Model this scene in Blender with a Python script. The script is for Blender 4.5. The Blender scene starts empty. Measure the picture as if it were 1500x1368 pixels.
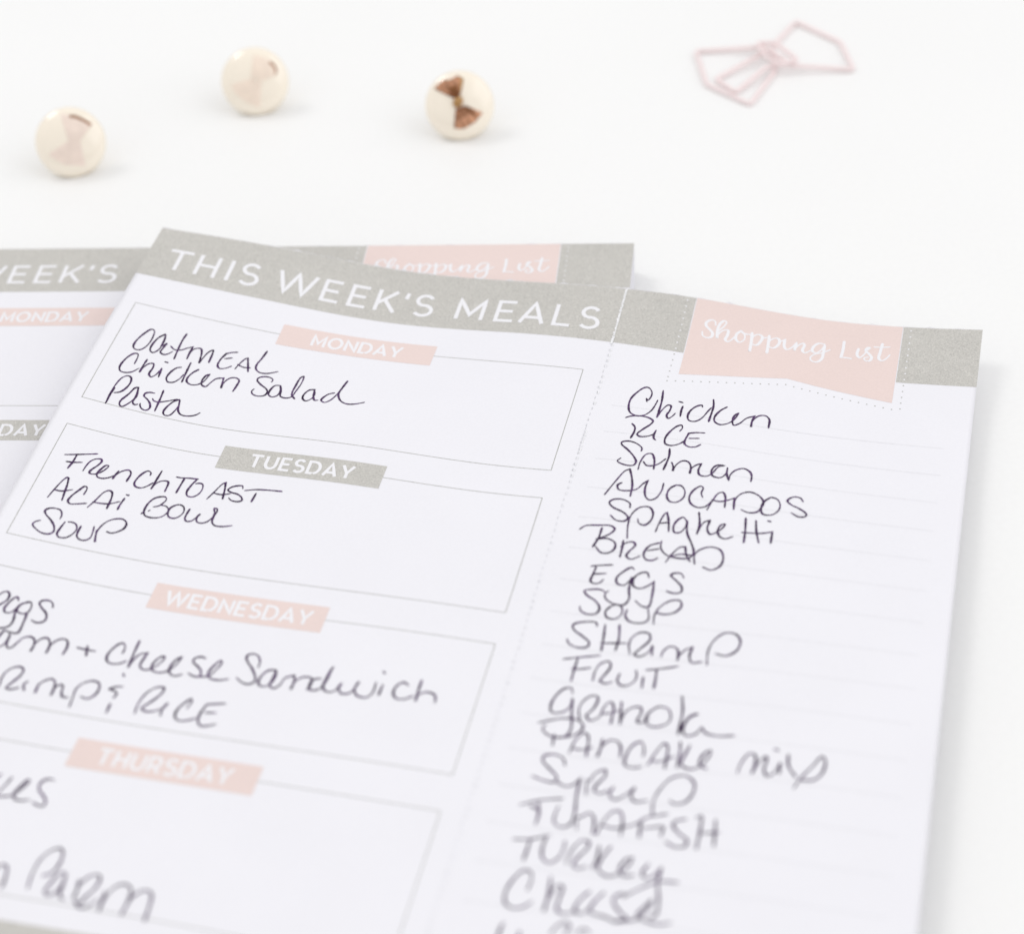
import bpy, math, random
import numpy as np
from mathutils import Vector
C = bpy.context.scene
random.seed(7)
S = 0.001                                    # the plan below is in millimetres

# ------------------------------------------------------------------ camera
CAM_F, CAM_P, CAM_R, CAM_H = 3115.494, 0.704851, -0.058206, 233.473
cd = bpy.data.cameras.new('camera'); cam = bpy.data.objects.new('camera', cd)
C.collection.objects.link(cam); C.camera = cam
fw = Vector((0, math.cos(CAM_P), -math.sin(CAM_P))); rt = Vector((1, 0, 0)); up = Vector((0, math.sin(CAM_P), math.cos(CAM_P)))
r2 = math.cos(CAM_R)*rt + math.sin(CAM_R)*up; u2 = -math.sin(CAM_R)*rt + math.cos(CAM_R)*up
from mathutils import Matrix
M3 = Matrix((r2, u2, -fw)).transposed()
cam.matrix_world = Matrix.Translation((0, 0, CAM_H*S)) @ M3.to_4x4()
cd.sensor_width = 36; cd.lens = CAM_F/1500*36
cd.clip_start = .01; cd.clip_end = 20
cd.dof.use_dof = True; cd.dof.focus_distance = .362; cd.dof.aperture_fstop = 12.5; cd.dof.aperture_blades = 0

# ------------------------------------------------------------------ light
w = bpy.data.worlds.new('World'); C.world = w; w.use_nodes = True
bg = w.node_tree.nodes['Background']; bg.inputs[0].default_value = (1, .998, .995, 1); bg.inputs[1].default_value = .82
def area(name, loc, target, size, energy, col=(1, 1, 1)):
    l = bpy.data.lights.new(name, 'AREA'); l.shape = 'RECTANGLE'; l.size = size[0]; l.size_y = size[1]; l.energy = energy; l.color = col
    o = bpy.data.objects.new(name, l); C.collection.objects.link(o); o.location = loc
    o.rotation_euler = (Vector(target)-Vector(loc)).to_track_quat('-Z', 'Y').to_euler(); return o
area('window_light', (-1.15, 1.15, 1.75), (0, .3, 0), (.75, .7), 8.0, (1, .995, .985))
area("fill_light", (1.5, .1, 1.15), (0, .3, 0), (2.2, 1.7), 9)
C.view_settings.view_transform = 'Standard'; C.view_settings.look = 'None'; C.view_settings.exposure = 0; C.view_settings.gamma = 1

# ------------------------------------------------------------------ materials
def mat(name, col, rough=.6, metal=0, spec=.3, noise=None, bump=None, coat=0):
    m = bpy.data.materials.new(name); m.use_nodes = True; nt = m.node_tree; b = nt.nodes['Principled BSDF']
    b.inputs['Base Color'].default_value = (*col, 1); b.inputs['Roughness'].default_value = rough
    b.inputs['Metallic'].default_value = metal; b.inputs['Specular IOR Level'].default_value = spec; b.inputs['Coat Weight'].default_value = coat
    tc = nt.nodes.new('ShaderNodeTexCoord')
    if noise:                                # list of (scale, amount, detail)
        prev = None
        for sc, am, de in noise:
            n = nt.nodes.new('ShaderNodeTexNoise'); n.inputs['Scale'].default_value = sc; n.inputs['Detail'].default_value = de
            nt.links.new(tc.outputs['Object'], n.inputs['Vector'])
            mr = nt.nodes.new('ShaderNodeMapRange'); mr.inputs[1].default_value = .3; mr.inputs[2].default_value = .7
            mr.inputs[3].default_value = 1-am; mr.inputs[4].default_value = 1+am
            nt.links.new(n.outputs[0], mr.inputs[0])
            if prev is None: prev = mr.outputs[0]
            else:
                mu = nt.nodes.new('ShaderNodeMath'); mu.operation = 'MULTIPLY'
                nt.links.new(prev, mu.inputs[0]); nt.links.new(mr.outputs[0], mu.inputs[1]); prev = mu.outputs[0]
        vm = nt.nodes.new('ShaderNodeVectorMath'); vm.operation = 'SCALE'; vm.inputs[0].default_value = col
        nt.links.new(prev, vm.inputs['Scale']); nt.links.new(vm.outputs[0], b.inputs['Base Color'])
    if bump:
        n = nt.nodes.new('ShaderNodeTexNoise'); n.inputs['Scale'].default_value = bump[0]; n.inputs['Detail'].default_value = 4
        nt.links.new(tc.outputs['Object'], n.inputs['Vector'])
        bp = nt.nodes.new('ShaderNodeBump'); bp.inputs['Strength'].default_value = bump[1]; bp.inputs['Distance'].default_value = bump[2]
        nt.links.new(n.outputs[0], bp.inputs['Height']); nt.links.new(bp.outputs[0], b.inputs['Normal'])
    return m
M = dict(
 table=mat('white_laminate', (.915, .915, .915), .5, spec=.25, noise=[(9, .01, 3), (900, .008, 3)], bump=(260, .05, .0002)),
 paper=mat('paper', (.86, .853, .90), .85, spec=.1, noise=[(2600, .012, 3), (60, .008, 3)], bump=(1800, .2, .00003)),
 grey=mat('grey_print', (.57, .555, .525), .8, spec=.12, noise=[(4200, .16, 2), (900, .03, 4), (60, .025, 4)]),
 pink=mat('blush_print', (.82, .68, .65), .8, spec=.12, noise=[(3800, .028, 2), (70, .012, 3)]),
 white=mat('unprinted_white', (.87, .865, .90), .8, spec=.1),
 line=mat('grey_hairline', (.48, .48, .46), .8, spec=.1, noise=[(2500, .15, 2)]),
 faint=mat('faint_rule', (.795, .79, .83), .85, spec=.1, noise=[(900, .03, 2)]),
 dot=mat('grey_dot', (.50, .50, .48), .8, spec=.1),
 fibre=mat('torn_fibre', (.86, .86, .88), .95, spec=.05, noise=[(3000, .12, 3)]),
 cut=mat('cut_edge', (.68, .68, .71), .95, spec=.05, noise=[(2500, .2, 3)]),
 ink=mat('ballpoint_ink', (.075, .04, .105), .5, spec=.15, noise=[(1900, .6, 3), (300, .4, 2)]),
 cream=mat('cream_enamel', (.975, .885, .755), .10, spec=.5, coat=1),  # gold tack heads, their overexposed glare put in as a cream colour
 gold=mat('pale_gold', (.90, .78, .60), .25, metal=1),
 rose=mat('pale_rose_metal', (.90, .755, .665), .2, spec=.5, noise=[(500, .05, 2)]),  # from here to the copper tone: tack head reflections put in as colour
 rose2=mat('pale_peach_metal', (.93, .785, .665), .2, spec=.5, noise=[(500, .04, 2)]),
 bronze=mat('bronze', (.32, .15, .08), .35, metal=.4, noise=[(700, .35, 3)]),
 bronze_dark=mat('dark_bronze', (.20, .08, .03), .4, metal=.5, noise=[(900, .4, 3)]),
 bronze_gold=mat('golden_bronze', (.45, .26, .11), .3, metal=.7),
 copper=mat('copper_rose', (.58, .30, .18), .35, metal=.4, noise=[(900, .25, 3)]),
 steel=mat('steel', (.75, .73, .70), .2, metal=1),
 wire=mat('pink_coated_wire', (.93, .79, .79), .35, spec=.5, coat=.4),
)

# ------------------------------------------------------------------ helpers
def mesh(name, V, F, m, parent=None, smooth=False, scale=S):
    me = bpy.data.meshes.new(name)
    me.from_pydata([(a*scale, b*scale, c*scale) for a, b, c in V], [], F); me.update()
    mm = m if isinstance(m, list) else [m]
    for x in mm: me.materials.append(x)
    if smooth:
        for p in me.polygons: p.use_smooth = True
    o = bpy.data.objects.new(name, me); C.collection.objects.link(o)
    if parent: o.parent = parent
    return o
def thing(name, label, cat, loc=(0, 0, 0), rot=(0, 0, 0), group=None):
    o = bpy.data.objects.new(name, None); C.collection.objects.link(o); o.empty_display_size = .01
    o.location = [c*S for c in loc]; o.rotation_euler = rot; o['label'] = label; o['category'] = cat
    if group: o['group'] = group
    return o
# the printed page: u runs across (0..152.4 mm), v down from the torn top edge
PW, PL = 152.4, 254.0
VN = np.array([0, 12, 40, 80, 140.]); UN = np.array([0, 25, 50, 75, 100, 125, 152.4])
ZG = np.array([[10.91, 8.78, 6.34, 7.04, 7.03, 4.83, 6.14], [10.63, 7.57, 5.19, 6.15, 5.55, 3.64, 4.67], [9.95, 5.94, 5.35, 4.66, 5.5, 4.31, 4.12],
               [7.63, 4.83, 4.17, 4.1, 3.81, 4.36, 4.57], [5.11, 4.44, 4.46, 3.55, 3.95, 4.67, 4.6]])
def cubw(nodes, x):
    n = len(nodes); A = np.zeros((n, n)); B = np.zeros((n, n)); A[0, 0] = A[-1, -1] = 1
    for i in range(1, n-1):
        h0 = nodes[i]-nodes[i-1]; h1 = nodes[i+1]-nodes[i]
        A[i, i-1] = h0; A[i, i] = 2*(h0+h1); A[i, i+1] = h1; B[i, i-1] = 6/h0; B[i, i] = -6/h0-6/h1; B[i, i+1] = 6/h1
    Mx = np.linalg.solve(A, B); x = np.clip(np.atleast_1d(np.asarray(x, float)), nodes[0], None)
    xi = np.minimum(x, nodes[-1]); i = np.clip(np.searchsorted(nodes, xi)-1, 0, n-2)
    h = nodes[i+1]-nodes[i]; a = (nodes[i+1]-xi)/h; b = (xi-nodes[i])/h; I = np.eye(n)
    return a[:, None]*I[i]+b[:, None]*I[i+1]+(((a**3-a)*h*h/6)[:, None]*Mx[i]+((b**3-b)*h*h/6)[:, None]*Mx[i+1])
class Page:
    def __init__(s, pose, curl, flat=0, lift=0):
        s.x0, s.y0, s.th = pose; s.curl = curl; s.flat = flat; s.lift = lift
    def z(s, u, v):
        if not s.curl:                       # the pad below: its right-hand side lifts, but stays under the sheet lying on it
            u = np.asarray(u, float); v = np.asarray(v, float); c, n = math.cos(s.th), math.sin(s.th)
            zz = 1.262+3.446*np.clip(u, 0, PW)/100+.537*np.clip(v, 0, PL)/100
            X = s.x0+c*u+n*v-FRONT.x0; Y = s.y0+n*u-c*v-FRONT.y0; c, n = math.cos(FRONT.th), math.sin(FRONT.th)
            zz = np.minimum(zz, FRONT.z(np.clip(c*X+n*Y, 0, PW), np.clip(n*X-c*Y, 0, PL))-.5)
            return zz*s.flat
        v = np.asarray(v, float); t = np.clip((v-140)/60, 0, 1); t = t*t*(3-2*t)
        zz = np.einsum('ni,ij,nj->n', cubw(VN, np.clip(v, 0, 140)), ZG, cubw(UN, np.clip(u, 0, PW)))
        # below the fitted part the slope is carried on gently and flattened
        return zz*(1-t)+4.4*t+s.lift
    def P(s, u, v, off=0):
        u = np.atleast_1d(np.asarray(u, float)); v = np.atleast_1d(np.asarray(v, float)); c, n = math.cos(s.th), math.sin(s.th)
        z = s.z(u, v)+off
        return np.stack([s.x0+c*u+n*v, s.y0+n*u-c*v, z], 1)
FRONT = Page((-63.1153, 336.9521, -.266031), True)
BACK = Page((-125.74, 349.83, -.1360), False, flat=1)

def spline(pts, step=.35):
    """Centripetal Catmull-Rom through the points of one pen stroke; a third value of 1 marks a corner."""
    segs = [[]]
    for q in pts:
        segs[-1].append((q[0], q[1]))
        if len(q) > 2 and q[2] and q is not pts[-1]: segs.append([(q[0], q[1])])
    out = []
    for sg in segs:
        if len(sg) < 2: continue
        p = [np.array(a) for a in sg]
        if len(p) > 2: p = [2*p[0]-p[1]] + p + [2*p[-1]-p[-2]]
        else:
            p = [2*p[0]-p[1]] + p + [2*p[1]-p[0]]
        for i in range(1, len(p)-2):
            p0, p1, p2, p3 = p[i-1:i+3]
            t0 = 0; t1 = t0+max(np.linalg.norm(p1-p0), 1e-3)**.5; t2 = t1+max(np.linalg.norm(p2-p1), 1e-3)**.5; t3 = t2+max(np.linalg.norm(p3-p2), 1e-3)**.5
            n = max(2, int(np.linalg.norm(p2-p1)/step)+1)
            for k in range(n):
                t = t1+(t2-t1)*k/n
                a1 = (t1-t)/(t1-t0)*p0+(t-t0)/(t1-t0)*p1; a2 = (t2-t)/(t2-t1)*p1+(t-t1)/(t2-t1)*p2; a3 = (t3-t)/(t3-t2)*p2+(t-t2)/(t3-t2)*p3
                b1 = (t2-t)/(t2-t0)*a1+(t-t0)/(t2-t0)*a2; b2 = (t3-t)/(t3-t1)*a2+(t-t1)/(t3-t1)*a3
                out.append((t2-t)/(t2-t1)*b1+(t-t1)/(t2-t1)*b2)
        out.append(p[-2])
    q = [out[0]]
    for a in out[1:]:
        if np.linalg.norm(a-q[-1]) > .03: q.append(a)
    return q
class Ribbon:
    """Flat strokes that follow the page: a run of quads between mitred offsets, each stroke laid a hair above the last."""
    def __init__(s, page, off): s.pg = page; s.off = off; s.V = []; s.F = []; s.k = 0
    def stroke(s, pts, wd, closed=False, rise=.0001, taper=False, round_end=False):
        p = [np.array(a[:2], float) for a in pts]; n = len(p)
        if n < 2: return
        if round_end:
            d0 = p[0]-p[1]; d0 /= np.linalg.norm(d0)+1e-9; d1 = p[-1]-p[-2]; d1 /= np.linalg.norm(d1)+1e-9
            w0 = wd[0] if hasattr(wd, '__len__') else wd; w1 = wd[-1] if hasattr(wd, '__len__') else wd
            W0 = list(wd) if hasattr(wd, '__len__') else [wd]*n
            p = [p[0]+d0*w0*.5, p[0]+d0*w0*.35]+p+[p[-1]+d1*w1*.35, p[-1]+d1*w1*.5]
            wd = [w0*.25, w0*.75]+W0+[w1*.75, w1*.25]; n = len(p)
        L = []; R = []
        for i in range(n):
            if closed: a, b = p[i]-p[i-1], p[(i+1) % n]-p[i]
            else: a = p[i]-p[i-1] if i else p[1]-p[0]; b = p[i+1]-p[i] if i < n-1 else p[-1]-p[-2]
            a = a/(np.linalg.norm(a)+1e-9); b = b/(np.linalg.norm(b)+1e-9); t = a+b; l = np.linalg.norm(t)
            t = t/l if l > .35 else a
            sc = min(1/max(abs(t@a), .3), 1.9) if l > .35 else 1
            nn = np.array([-t[1], t[0]]); ww = (wd[i] if hasattr(wd, '__len__') else wd)/2*sc
            L.append(p[i]+nn*ww); R.append(p[i]-nn*ww)
        L = np.array(L); R = np.array(R); z = s.off+s.k*.0008+rise*np.arange(n); s.k += 1
        A = s.pg.P(L[:, 0], L[:, 1], z); B = s.pg.P(R[:, 0], R[:, 1], z); o = len(s.V)
        for i in range(n): s.V += [tuple(A[i]), tuple(B[i])]
        for i in range(n if closed else n-1):
            j = (i+1) % n; s.F.append((o+2*i+1, o+2*j+1, o+2*j, o+2*i))
    def dot(s, u, v, r, n=8):
        o = len(s.V); a = [math.tau*i/n for i in range(n)]
        P = s.pg.P([u+r*math.cos(x) for x in a], [v+r*math.sin(x) for x in a], s.off)
        s.V += [tuple(x) for x in P]; s.F.append(tuple(reversed(range(o, o+n))))
    def build(s, name, m, parent, label=None):
        o = mesh(name, s.V, s.F, m, parent)
        if label: o['label'] = label
        return o
def patch(page, off, us, vtop, vbot, nv, name, m, parent, label=None):
    """a printed area between two functions of u, gridded so that it follows the curl"""
    V = []; F = []; us = np.asarray(us, float); nu = len(us)
    for j in range(nv+1):
        t = j/nv; vv = np.array([vtop(u)*(1-t)+vbot(u)*t for u in us]); V += [tuple(x) for x in page.P(us, vv, off)]
    for j in range(nv):
        for i in range(nu-1): F.append((j*nu+i, (j+1)*nu+i, (j+1)*nu+i+1, j*nu+i+1))
    o = mesh(name, V, F, m, parent, smooth=True)
    if label: o['label'] = label
    return o

# printed capitals, each as pen paths in a box of cap height 1 (x right, y up)
def arc(cx, cy, rx, ry, a0, a1, n=14): return [(cx+rx*math.cos(math.radians(a0+(a1-a0)*i/n)), cy+ry*math.sin(math.radians(a0+(a1-a0)*i/n))) for i in range(n+1)]
def Sg():
    return [arc(.36, .74, .27, .24, 28, 180, 9)+arc(.37, .74, .28, .23, 190, 262, 5)+arc(.38, .27, .30, .25, 80, 0, 6)+arc(.38, .26, .30, .24, -8, -150, 9)]
GL = {
 'T': (.80, [[(0, .96), (.80, .96)], [(.40, .92), (.40, 0)]]), 'H': (.76, [[(.05, 0), (.05, 1)], [(.71, 0), (.71, 1)], [(.09, .5), (.67, .5)]]),
 'I': (.12, [[(.06, 0), (.06, 1)]]), 'S': (.70, Sg()), 'W': (1.32, [[(.03, 1), (.35, .03), (.66, .97), (.97, .03), (1.29, 1)]]),
 'E': (.64, [[(.64, .96), (.05, .96), (.05, .04), (.66, .04)], [(.09, .51), (.58, .51)]]),
 'K': (.74, [[(.05, 0), (.05, 1)], [(.68, 1), (.08, .36)], [(.27, .58), (.73, 0)]]), "'": (.12, [[(.07, 1), (.04, .72)]]),
 'M': (.92, [[(.05, 0), (.05, .95), (.46, .24), (.87, .95), (.87, 0)]]), 'A': (.88, [[(.03, 0), (.44, .97), (.85, 0)], [(.17, .28), (.71, .28)]]),
 'L': (.58, [[(.05, 1), (.05, .04), (.58, .04)]]), 'O': (.98, [arc(.49, .5, .44, .46, 0, 360, 30)]),
 'N': (.80, [[(.05, 0), (.05, .94), (.75, .06), (.75, 1)]]), 'D': (.84, [[(.40, .96), (.05, .96), (.05, .04), (.40, .04)]+arc(.38, .5, .42, .46, -88, 88, 14)]),
 'Y': (.80, [[(.03, 1), (.40, .40), (.77, 1)], [(.40, .42), (.40, 0)]]), 'U': (.78, [[(.05, 1), (.05, .40)]+arc(.39, .38, .34, .34, 180, 360, 14)+[(.73, 1)]]),
 'R': (.70, [[(.05, 0), (.05, .96), (.38, .96)]+arc(.38, .67, .26, .29, 85, -85, 10)+[(.36, .38), (.09, .38)], [(.42, .37), (.68, 0)]]),
 'F': (.62, [[(.62, .96), (.05, .96), (.05, 0)], [(.09, .48), (.56, .48)]]),
}
def densify(p, step):
    out = []
    for a, b in zip(p[:-1], p[1:]):
        n = max(1, int(math.hypot(b[0]-a[0], b[1]-a[1])/step)); out += [(a[0]+(b[0]-a[0])*k/n, a[1]+(b[1]-a[1])*k/n) for k in range(n)]
    return out+[p[-1]]
def glyph(rb, ch, u0, base, cap, sw, sx=1.0):
    for path in GL[ch][1]:
        q = [(u0+x*cap*sx, base-y*cap) for x, y in path]
        rb.stroke(densify(q, 1.2), sw)
def word(rb, txt, uc, width, base, cap, sw, sx=1.0):
    ws = [GL[c][0]*cap*sx for c in txt]; gap = (width-sum(ws))/(len(txt)-1); u = uc-width/2
    for c, wv in zip(txt, ws): glyph(rb, c, u, base, cap, sw, sx); u += wv+gap

# ------------------------------------------------------------------ the table
def slab(name, x0, x1, y0, y1, z0, z1, m, bev=2):
    V = []; F = []
    for x, y, z in [(x0, y0, z0), (x1, y0, z0), (x1, y1, z0), (x0, y1, z0), (x0, y0, z1-bev), (x1, y0, z1-bev), (x1, y1, z1-bev), (x0, y1, z1-bev),
                    (x0+bev, y0+bev, z1), (x1-bev, y0+bev, z1), (x1-bev, y1-bev, z1), (x0+bev, y1-bev, z1)]: V.append((x, y, z))
    F = [(3, 2, 1, 0), (0, 1, 5, 4), (1, 2, 6, 5), (2, 3, 7, 6), (3, 0, 4, 7), (4, 5, 9, 8), (5, 6, 10, 9), (6, 7, 11, 10), (7, 4, 8, 11), (8, 9, 10, 11)]
    return mesh(name, V, F, m)
tb = slab('table_top', -600, 600, -150, 900, -25, 0, M['table']); tb['kind'] = 'structure'

# ------------------------------------------------------------------ pen strokes, in page millimetres (u, v[, corner])
HAND = {
 'oatmeal': [
  [(7.61,28.72),(6.95,30.39),(6.5,32.37),(6.62,33.73),(7.16,34.2),(7.86,34.08),(8.48,33.26),(8.89,31.57),(8.87,29.66),(8.62,28.47),(8.18,28.17),(7.61,28.72),(7.41,29.31)],
  [(9.88,29.66),(10.76,28.57,1),(9.85,30.06),(9.46,32.25),(9.59,33.47),(10.15,33.96),(10.71,33.42),(11.09,32.14),(11.1,30.49),(10.8,28.68,1),(11.05,30.12),(11.05,32.03,1),(11.77,30.75,1),(11.5,32.37),(11.45,33.4),(12.16,33.76),(12.84,33.31),(13.37,32.44)],
  [(14.2,27.33),(14.03,29.04),(14.06,31.06),(14.23,34.21)],
  [(12.62,31.27),(13.51,31.89),(14.59,31.63),(15.48,30.81),(16.34,30.13,1),(16.27,31.66),(16.32,33.52,1),(16.31,31.78),(16.86,30.46),(17.77,30.15),(18.18,30.89),(18.68,33.85,1),(18.94,32.14),(19.39,30.49),(19.93,29.86),(20.11,30.63),(20.22,33.22)],
 ],
 'mealend': [
  [(24.22,29.11),(23.28,29.45),(22.42,30.03,1),(21.94,31.74),(21.93,33.46),(22.51,34.07),(23.36,33.81),(24.31,32.91)],
  [(22.56,31.4),(23.73,30.82)],
  [(25.12,33.46),(25.41,32.12),(26.09,30.36),(26.43,30.1,1),(27.56,33.58)],
  [(25.22,32.18),(26.42,32.63),(27.62,32.46)],
  [(29.13,27.38),(28.79,29.61),(28.44,31.45),(28.67,32.5),(29.54,33.23),(30.79,33.24),(32.67,32.24)],
 ],
 'chicken': [
  [(8.28,37.75),(8.23,36.01),(8.02,35.21),(7.51,35.16),(6.84,36.05),(6.3,37.78),(6.22,39.56),(6.68,40.37),(7.6,40.42),(8.55,39.88),(9.39,38.56)],
  [(9.95,35.97),(9.82,37.9),(9.82,39.51,1),(10.04,38.06),(10.6,36.85),(11.33,36.57),(11.57,37.48),(11.49,39.37),(12.02,39.91),(12.59,39.2),(12.93,37.84)],
  [(13.03,37.18),(13.25,39.45)],
  [(13,35.45),(13.51,35.47)],
  [(16.12,35.83),(15.49,36.18),(14.81,37.53),(14.61,39.33),(15.14,40.12),(15.98,39.95),(16.75,38.83),(17.1,37.47)],
  [(17.3,34.18),(17.32,36.17),(17.43,39.38)],
  [(19.14,35.43),(18.44,36.53),(18,38.16),(18.23,39.06),(19.13,39.51),(20.17,39.17),(20.95,38.07),(21.28,36.61),(21.36,36.09),(20.91,36.48),(20.61,38.05),(20.95,39.05),(21.68,39.25),(22.23,37.93),(22.83,36.76),(23.99,36.25,1),(24.38,38.91,1),(24.46,37.16),(25.07,36),(25.95,35.64),(26.75,36.05),(26.82,37.27),(26.62,39.18)],
 ],
 'salad': [
  [(32.38,35.25),(32.48,34.59),(31.8,34.11),(30.86,34.08),(29.96,34.55),(29.77,35.23),(30.73,36.26),(32.08,37.22),(32.56,38.06),(32.24,39.01),(31.12,39.37),(30.18,39.05),(29.79,38.36),(30.03,37.62)],
  [(34.22,35.81),(33.34,35.99),(32.85,37.37),(32.94,38.61),(33.71,39.08),(34.54,38.44),(34.51,36.7),(34.22,35.81,1),(34.79,37.28),(35.12,38.64),(36.14,38.91),(37.02,38.43),(37.33,36.77),(37.63,34.44),(37.45,32.52),(37.06,32.93),(36.85,35.25),(36.93,37.81),(37.78,38.86)],
  [(40.5,35.66),(39.57,36),(38.98,37.41),(39.11,38.51),(39.79,39.02),(40.53,38.41),(40.83,37.06),(40.45,35.83,1),(40.73,37.4),(41.3,38.58),(41.87,38.42)],
  [(44.1,35.94),(43.22,36.44),(42.48,37.72),(42.41,38.38),(43.13,38.83),(43.93,38.1),(44.53,36.68),(44.94,34.62),(45.4,32.12),(45.04,34.27),(44.92,36.27),(45.82,37.9),(47.14,38.52),(48.49,38.26),(49.99,37.47)],
 ],
 'pasta': [
  [(7.14,48.7),(7.16,46.78),(7.24,44.81),(7.24,44.57)],
  [(7.11,48.84),(7.01,46.6),(7.14,43.63),(7.59,41.74),(8.31,41.01),(8.91,41.22),(9.27,42.31),(9.06,43.98),(8.41,45.32),(7.55,45.85)],
  [(10.96,43.13),(10.49,43.43),(9.99,45.2),(9.25,47.41),(9.42,48.3),(9.93,48.59),(10.49,47.9),(11.17,46.2),(11.2,44.49),(10.96,43.13,1),(11.37,45.4),(11.26,46.89),(11.77,47.42),(12.23,47.13)],
  [(14.05,43.56),(13.18,43.64),(12.54,44.12),(12.55,44.84),(13.32,45.4),(14.14,46.31),(14.45,47.41),(13.97,48.1),(13.15,47.87),(12.63,47.1),(12.59,46.76)],
  [(15.21,42.42),(15.34,44.2),(15.5,47.76)],
  [(14.15,44.98),(14.45,45.36),(15.14,45.48),(16.27,44.97),(18.12,43.74)],
  [(18.53,43.72),(17.84,44.32),(17.05,46.27),(16.96,47.62),(17.41,48.19),(18.16,48.01),(18.67,46.7),(18.87,44.94),(18.61,43.82,1),(18.87,44.94),(19.26,46.51),(20,47.24),(21.14,47.25),(22.4,46.64),(22.97,45.83)],
 ],
 'frenchtoast': [
  [(5.19,62.62),(7.79,61.63),(10.19,60.64)],
  [(7.08,62.05),(7.03,63.76),(6.77,65.47)],
  [(5.95,64.04),(7.2,63.81),(8.53,63.35)],
  [(9.32,65.21),(9.42,63.82),(9.74,62.58),(10.41,61.84),(11.21,61.65),(11.45,62.09),(11.2,63.09),(10.5,64.58),(10.44,65.27),(11.12,65.38),(11.88,64.9),(12.59,63.86),(12.88,62.74),(12.48,62.72),(11.96,63.85),(11.71,65.07),(12.04,65.74),(12.87,65.85),(13.91,65.28),(14.45,64.6)],
  [(14.85,63.34),(14.66,64.31),(14.53,65.44,1),(14.8,64.26),(15.48,63.13),(16.41,62.65),(16.94,63.23),(16.91,65.28)],
  [(20.12,62.83),(20.04,62.17),(19.46,61.88),(18.9,62.51),(18.35,64.04),(18.3,65.42),(18.85,66.05),(19.85,65.98),(20.77,65.03),(21.15,64.35)],
 ],
 'toast': [
  [(21.62,61.25),(21.5,63.34),(21.36,65.88,1),(21.66,64.44),(22.44,63.54),(23.42,63.39),(23.64,63.78),(23.74,65.84)],
  [(24.44,62.02),(25.23,62.01),(26.74,61.76),(27.99,61.7,1),(27.47,63.4),(27.29,65.14),(27.73,65.94),(28.61,65.96),(29.35,65.13),(29.57,63.73),(29.21,62.68),(28.62,62.58),(28.06,62.82)],
  [(25.85,61.97),(25.75,63.7),(25.65,65.64)],
  [(31.07,66),(31.71,64.19),(32.52,61.89),(32.9,61.59,1),(33.28,63.21),(33.64,65.42)],
  [(31.77,64.36),(33.08,64.48),(34.5,63.99)],
  [(36.17,62.46),(35.92,61.83),(35.08,61.94),(34.15,62.49),(33.84,63.22),(34.54,63.65),(35.73,63.88),(36.68,64.59),(36.89,65.22),(36.3,65.59),(35.16,65.49),(34.55,64.98)],
  [(36.64,62.82),(38.37,62.3),(40.21,62.1),(42.83,62)],
  [(38.72,63.13),(38.55,65.26)],
 ],
 'acai': [
  [(6.14,72.7),(6.47,70.84),(7.12,68.09),(7.49,67.41),(7.77,67.53,1),(8.09,68.97),(8.28,70.46),(8.57,72.6)],
  [(6.51,70.72),(7.79,70.62),(9.34,69.77)],
  [(11.42,70.3),(11.46,68.96),(11.27,68.46),(10.88,68.48),(10.35,69.54),(9.63,71.33),(9.53,72.46),(10.1,72.93),(11.08,72.65),(12.56,72.03)],
  [(13.03,72.87),(13.56,71.38),(14.4,68.67),(14.99,68.14),(15.52,68.31),(15.9,69.31),(16.1,72.24)],
  [(13.42,71.42),(14.64,71.37),(16.08,71.03),(17.57,70.02)],
  [(18.02,69.1),(17.84,70.72),(17.83,71.94)],
  [(18,68.21),(18.39,68.32),(18.42,68.09)],
 ],
 'bowl': [
  [(23.15,69.76),(23.91,69.34),(24.4,68.54),(24.65,67.47),(24.25,67.01),(23.58,67.14),(22.7,67.76),(22.11,69.15),(22.03,70.84),(22.22,71.68,1),(22.07,71.39),(21.83,71.79)],
  [(22.17,71.36),(22.48,71.94),(23.23,72.22),(24.43,72.08),(25.32,71.53),(25.86,70.4),(25.71,69.55),(25.05,69.04),(24.12,69.06)],
  [(22.74,70.87),(22.95,70.59)],
  [(26.64,68.43),(26.03,69.13),(25.93,70.38),(26.44,71.36),(27.34,71.48),(28.1,70.75),(28.39,69.58),(27.91,68.46),(27.11,68.21),(26.64,68.43)],
  [(29.15,68.85),(29.04,70.31),(29.11,71.18),(29.6,71.68),(30.3,71.46),(30.78,70.59),(31.19,69.51,1),(30.93,70.56),(31.32,71.46),(32.07,71.59),(32.85,71.14),(33.49,69.81),(33.72,68.45),(33.51,67.83),(33.04,67.82),(33.5,68.93),(33.56,70.02),(33.76,71.07),(34.44,71.69),(35.68,71.67),(37.22,71.16)],
 ],
 'soup': [
  [(9.85,76.66),(9.76,75.65),(9.18,74.75),(8.27,74.61),(7.3,74.92),(6.87,75.6),(7.31,76.32),(8.56,77.32),(9.57,78.51),(9.89,79.69),(9.3,80.34),(8.07,80.36),(6.69,79.62),(6.13,79.05),(6.34,78.34),(7.05,77.8)],
  [(10.85,77.03),(10.62,78.61),(10.59,79.9),(11.13,80.49),(12.21,80.31),(13,79.17),(13.17,77.83),(12.59,76.93),(11.75,76.76),(11.33,76.88)],
  [(13.63,77.15),(13.61,78.56),(13.84,79.56),(14.59,80.09),(15.45,79.94),(15.96,79.25),(15.89,77.87),(15.65,76.64)],
  [(16.36,77.3),(16.68,78.72),(17.01,79.91,1),(16.6,78.53),(16.56,76.81),(17.15,75.11),(18.17,74.11),(19.45,73.78),(20.31,74.41),(20.43,75.58),(19.75,76.64),(18.77,77.31),(17.96,77.16)],
 ],
 'chickentwo': [
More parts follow.
